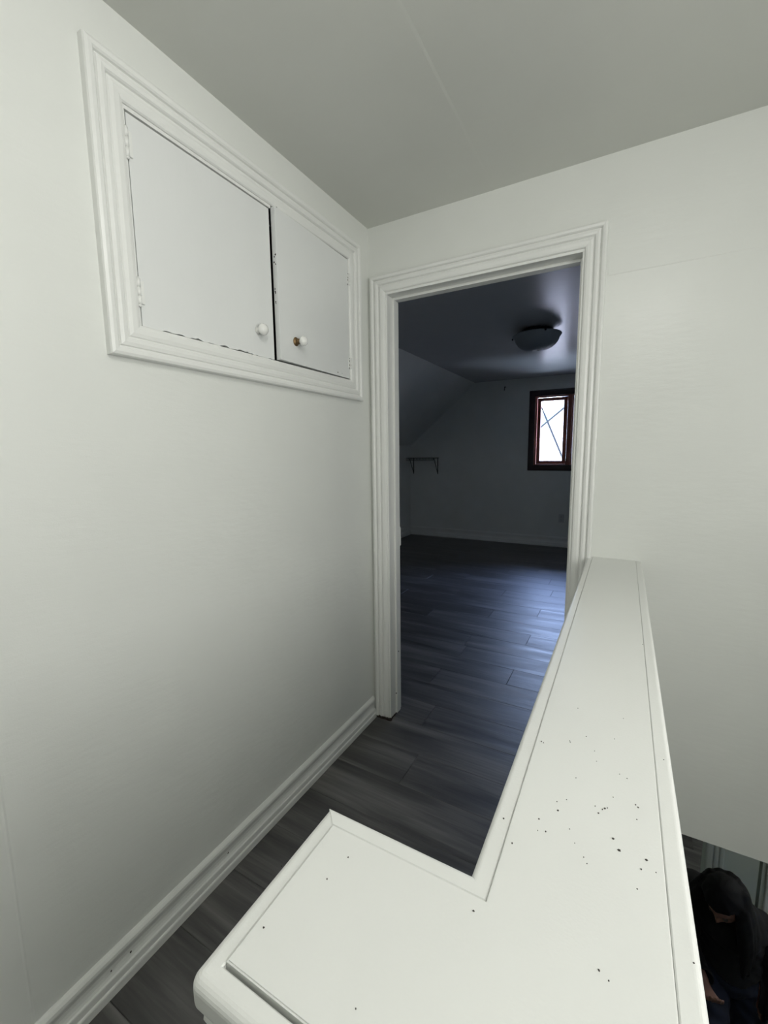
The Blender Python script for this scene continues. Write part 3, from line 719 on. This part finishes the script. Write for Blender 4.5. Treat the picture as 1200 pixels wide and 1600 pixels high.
# ------------------------------------------------------------------ person on the stairs
def skin_mesh(chains, root=None, sub=2):
    """closed tapered limbs: an ellipsoid at each joint, a tapered tube along each bone (fused later by remesh)"""
    m = MB(); n = 16 if sub > 1 else 10
    def axes(d):
        ref = V3((0,1,0)) if abs(d.y) < .85 else V3((0,0,1))
        u = d.cross(ref).normalized(); return u, d.cross(u).normalized()
    for c in chains:
        c = [(V3(p), r if isinstance(r, tuple) else (r, r)) for p, r in c]
        for i in range(len(c)-1):
            (p, ra), (q, rb) = c[i], c[i+1]
            if (q-p).length < 1e-5: continue
            d = (q-p).normalized(); u, v = axes(d)
            A = [p + u*math.cos(2*math.pi*k/n)*ra[0] + v*math.sin(2*math.pi*k/n)*ra[1] for k in range(n)]
            B = [q + u*math.cos(2*math.pi*k/n)*rb[0] + v*math.sin(2*math.pi*k/n)*rb[1] for k in range(n)]
            m.loft(A, B)
            for o_, r in ((p, ra), (q, rb)):
                vs = [o_ + d*min(r)]; h = 6
                rings = []
                for j in range(1, h):
                    th = math.pi*j/h
                    for k in range(n):
                        vs.append(o_ + d*math.cos(th)*min(r) + u*math.cos(2*math.pi*k/n)*math.sin(th)*r[0] + v*math.sin(2*math.pi*k/n)*math.sin(th)*r[1])
                vs.append(o_ - d*min(r)); fs = []
                for k in range(n): fs.append((0, 1+k, 1+(k+1) % n))
                for j in range(h-2):
                    for k in range(n): fs.append((1+j*n+k, 1+(j+1)*n+k, 1+(j+1)*n+(k+1) % n, 1+j*n+(k+1) % n))
                e = len(vs)-1
                for k in range(n): fs.append((e, 1+(h-2)*n+(k+1) % n, 1+(h-2)*n+k))
                m.add(vs, fs)
    return m.mesh('limb')
def remesh(meshes, vox, smooth_it=4):
    bm = bmesh.new()
    for m in meshes: bm.from_mesh(m)
    me = bpy.data.meshes.new('rm'); bm.to_mesh(me); bm.free()
    o = bpy.data.objects.new('rm', me); COL.objects.link(o)
    r = o.modifiers.new('r', 'REMESH'); r.mode = 'VOXEL'; r.voxel_size = vox; r.use_smooth_shade = True
    s_ = o.modifiers.new('m', 'SMOOTH'); s_.iterations = smooth_it; s_.factor = .5
    dg = bpy.context.evaluated_depsgraph_get(); out = bpy.data.meshes.new_from_object(o.evaluated_get(dg))
    bpy.data.objects.remove(o)
    return out

PELV = V3((1.70,1.03,-1.60)); CHEST = V3((1.675,.985,-1.27)); NECK = V3((1.645,.930,-1.125))
HEADC = V3((1.605,.800,-1.005))
hf = V3((-.42,-.70,-.60)).normalized()             # face direction: down and to one side
hr = hf.cross(V3((0,0,1))).normalized() * 1.0      # head's own right
hu = hr.cross(hf).normalized()
def H2W(p): return HEADC + hr*p[0] + hf*p[1] + hu*p[2]
def head_bm():
    m = MB(); nu, nv = 40, 30
    vs = []
    for j in range(nv+1):
        th = math.pi*j/nv
        for i in range(nu):
            ph = 2*math.pi*i/nu
            x, y, z = math.sin(th)*math.sin(ph), math.sin(th)*math.cos(ph), math.cos(th)
            wx, wy, wz = .074, .094, .115
            jaw = max(0, -z); wx *= 1 - .38*jaw**1.4; 
            X, Y, Z = x*wx, y*wy, z*wz
            if y > 0:
                Y *= 1 - .10*max(0, 1-abs(z)*2)
                def bumpf(cx, cz, sx_, sz_): return math.exp(-((X-cx)/sx_)**2 - ((Z-cz)/sz_)**2)
                Y += .026*bumpf(0,-.032,.013,.014) + .014*bumpf(0,-.008,.010,.022)       # nose
                Y += .007*bumpf(0,.020,.040,.010)                                       # brow
                for s_ in (-1, 1): Y -= .011*bumpf(s_*.030,.000,.016,.011)               # eye sockets
                for s_ in (-1, 1): Y += .005*bumpf(s_*.040,-.030,.018,.018)              # cheeks
                Y += .008*bumpf(0,-.062,.022,.006) + .007*bumpf(0,-.073,.020,.006) - .004*bumpf(0,-.0675,.022,.003)
                Y += .010*bumpf(0,-.100,.022,.016)
            vs.append(H2W((X, Y, Z)))
    fs = []
    for j in range(nv):
        for i in range(nu):
            fs.append((j*nu+i, j*nu+(i+1) % nu, (j+1)*nu+(i+1) % nu, (j+1)*nu+i))
    m.v = [tuple(v) for v in vs]; m.f = fs
    for s_ in (-1, 1):      # ears
        m.lathe([(.0005,-.004),(.014,-.006),(.022,-.002),(.020,.004),(.010,.002),(.0005,.001)], H2W((s_*.073,-.008,-.015)), hr*s_ - hf*.4, 14)
    me = m.mesh('head')
    bm = bmesh.new(); bm.from_mesh(me); bmesh.ops.remove_doubles(bm, verts=bm.verts[:], dist=1e-5); bmesh.ops.recalc_face_normals(bm, faces=bm.faces[:]); bm.to_mesh(me); bm.free()
    return me
SHR, SHL = V3((1.505,1.00,-1.175)), V3((1.805,1.02,-1.275))
ELR, ELL = V3((1.470,.93,-1.450)), V3((1.905,1.03,-1.48))
WRR, WRL = V3((1.530,.685,-1.405)), V3((1.895,.92,-1.73))
HIR, HIL = V3((1.61,1.03,-1.63)), V3((1.79,1.04,-1.63))
KNR, KNL = V3((1.60,.84,-2.02)), V3((1.80,1.00,-2.03))
ANR, ANL = V3((1.60,.93,-2.205)), V3((1.80,1.08,-2.41))
# one foot on the first step, the other on the floor
ANR = V3((1.60,.700,-2.21)); KNR = V3((1.60,.700,-1.93))
TOR, TOL = V3((1.595,.575,-2.262)), V3((1.795,.945,-2.472))
def hand(w_, dirv, palm_n, side, curl):
    d = dirv.normalized(); n = palm_n.normalized(); s_ = d.cross(n).normalized()*side
    out = [[(w_,.024),(w_+d*.035,(.024,.017)),(w_+d*.075,(.034,.015))]]
    base = w_ + d*.075
    for k, (off, L) in enumerate(((-.030,.070),(-.010,.080),(.010,.076),(.029,.060))):
        p0 = w_ + d*.070 + s_*off*.6; p = base + s_*off; c = [(p0,.012),(p,.0095)]
        dd = d.copy()
        for q in range(3):
            dd = (dd*math.cos(curl*(.6+.3*q)) + n*math.sin(curl*(.6+.3*q))).normalized()
            p = p + dd*L/3; c.append((p, .0088-.0012*q))
        out.append(c)
    p = w_ + d*.022 - s_*.014; c = [(p,.012)]
    for q, (a, b, e) in enumerate(((.5,-.9,.25),(.75,-.45,.45),(.85,-.1,.5))):
        p = p + (d*a + s_*b + n*e).normalized()*.026; c.append((p,.0105-.001*q))
    out.append(c)
    return out
bodych = [[(PELV,.125),(V3((1.69,1.02,-1.45)),(.125,.10)),(CHEST,(.145,.105)),(NECK,.055),(V3((1.63,.885,-1.075)),.050),(HEADC+hu*-.03,.055)],
          [(CHEST,.13),(SHR,.058),(ELR,.043),(WRR,.026)], [(CHEST,.13),(SHL,.058),(ELL,.043),(WRL,.026)],
          [(PELV,.125),(HIR,.088),(KNR,.060),(ANR,.038),(TOR,.030)], [(PELV,.125),(HIL,.088),(KNL,.060),(ANL,.038),(TOL,.030)]]
meshes = [skin_mesh(bodych, PELV, 2), head_bm()]
for h in hand(WRR, V3((.25,-.85,.10)), V3((.15,-.1,1)), -1, .75), hand(WRL, V3((0,-.2,-1)), V3((0,1,-.2)), 1, .35):
    for c in h: meshes.append(skin_mesh([c], c[0][0], 2))
pm = remesh(meshes, .0055, 3)
per = link('person', pm, SKIN, None, True)
tag(per, 'person in black top and dark jeans with bowed head at the stair foot', 'person')
# clothes: shells taken off the body surface
SEG = [('top',PELV+V3((0,0,.03)),CHEST),('top',CHEST,NECK),('skin',V3((1.625,.865,-1.06)),HEADC),('top',CHEST,SHR),('top',SHR,ELR),('top',ELR,WRR-(WRR-ELR)*.08),
       ('top',CHEST,SHL),('top',SHL,ELL),('top',ELL,WRL-(WRL-ELL)*.08),('skin',WRR,WRR+V3((.04,-.14,.02))),('skin',WRL,WRL+V3((-.01,-.03,-.15))),
       ('jeans',PELV,HIR),('jeans',HIR,KNR),('jeans',KNR,ANR),('jeans',PELV,HIL),('jeans',HIL,KNL),('jeans',KNL,ANL)]
def seg_of(p):
    best = (9, '')
    for nm, a, b in SEG:
        ab = b-a; t = max(0, min(1, (p-a).dot(ab)/ab.length_squared)); d = (p-(a+ab*t)).length
        if nm == 'skin' and a is not WRR and a is not WRL and (p-HEADC).length < .16: d *= .75
        if d < best[0]: best = (d, nm)
    return best[1]
lab = [seg_of(v.co) for v in pm.vertices]
def shell(which, off, mat, name, th=.006):
    bm = bmesh.new(); bm.from_mesh(pm); bm.verts.ensure_lookup_table()
    bmesh.ops.delete(bm, geom=[v for v in bm.verts if lab[v.index] != which], context='VERTS')
    for it in range(2): bmesh.ops.smooth_vert(bm, verts=bm.verts[:], factor=.5, use_axis_x=True, use_axis_y=True, use_axis_z=True)
    bm.normal_update()
    nz_ = [(v, v.normal.copy()) for v in bm.verts]
    for v, n_ in nz_:
        wr_ = .004*math.sin(v.co.z*70 + v.co.x*40) * math.sin(v.co.y*55)
        v.co += n_*(off + wr_)
    # keep the one large shell
    seen = set(); comps = []
    for v in bm.verts:
        if v in seen: continue
        st_ = [v]; c_ = []
        seen.add(v)
        while st_:
            q_ = st_.pop(); c_.append(q_)
            for e in q_.link_edges:
                o_ = e.other_vert(q_)
                if o_ not in seen: seen.add(o_); st_.append(o_)
        comps.append(c_)
    comps.sort(key=len)
    for c_ in comps[:-1]: bmesh.ops.delete(bm, geom=c_, context='VERTS')
    me = bpy.data.meshes.new(name); bm.to_mesh(me); bm.free()
    o = link(name, me, mat, per, True)
    so = o.modifiers.new('solid', 'SOLIDIFY'); so.thickness = th; so.offset = -.6
    return o
shell('top', .022, BLACK, 'top'); shell('jeans', .016, JEANS, 'jeans')
for an, to in ((ANR, TOR), (ANL, TOL)):
    fl = to.z - .026
    sm_ = skin_mesh([[(V3((an.x,an.y+.045,an.z-.035)),.040),(V3((an.x,an.y-.02,an.z-.035)),.044),(V3((to.x,to.y+.03,to.z+.006)),(.046,.034)),(V3((to.x,to.y-.03,to.z)),(.036,.026))]], V3((an.x,an.y-.02,an.z-.035)), 2)
    for v in sm_.vertices: v.co.z = max(v.co.z, (LF if an is ANL else LF+rise) + .0015)
    sm_ = remesh([sm_], .006, 2)
    for v in sm_.vertices: v.co.z = max(v.co.z, (LF if an is ANL else LF+rise) + .0015)
    link('shoe', sm_, SHOE, per, True)
# hair: cap over the skull, open at the face, with long locks falling on both sides
hm = MB(); nu, nv = 40, 26
ok = {}
for j in range(nv+1):
    th = math.pi*.86*j/nv
    for i in range(nu):
        ph = 2*math.pi*i/nu
        x, y, z = math.sin(th)*math.sin(ph), math.sin(th)*math.cos(ph), math.cos(th)
        k = 1 + .02*math.sin(ph*9+th*3)
        hm.v.append(tuple(H2W((x*.096*k, y*.112*k - .006, z*.134*k + .004))))
        ok[j*nu+i] = not (y > .52 and z < .42)
for j in range(nv):
    for i in range(nu):
        f = (j*nu+i, j*nu+(i+1) % nu, (j+1)*nu+(i+1) % nu, (j+1)*nu+i)
        if all(ok[q] for q in f): hm.f.append(f)
hme = hm.mesh('h')
ho = bpy.data.objects.new('h', hme); COL.objects.link(ho)
so = ho.modifiers.new('s', 'SOLIDIFY'); so.thickness = .016; so.offset = -1
dg = bpy.context.evaluated_depsgraph_get(); hcap = bpy.data.meshes.new_from_object(ho.evaluated_get(dg)); bpy.data.objects.remove(ho)
rh = random.Random(9); locks = []
for k in range(26):
    a = math.radians(70 + 220*k/25)
    p = H2W((math.sin(a)*.088, math.cos(a)*.104 - .004, .01 + .05*rh.random()))
    out_ = (p - HEADC); out_.z = 0
    q1 = p + out_*.35 + V3((0,.03,-.10)); q2 = q1 + V3((0,.045,-.13)) + out_*.35; q3 = q2 + V3((0,.01,-.12)) + out_*.1
    locks.append(skin_mesh([[(p,.024),(q1,.026),(q2,.022),(q3,.010)]], p, 1))
hair = remesh([hcap]+locks, .0075, 2)
link('hair', hair, HAIR, per, True)
for s_ in (-1, 1):
    MB().lathe([(.0117*math.sin(math.pi*i/12), -.0117*math.cos(math.pi*i/12)) for i in range(13)], H2W((s_*.030,.0745,.000)), hf, 16).build('eye', EYE, per, True)
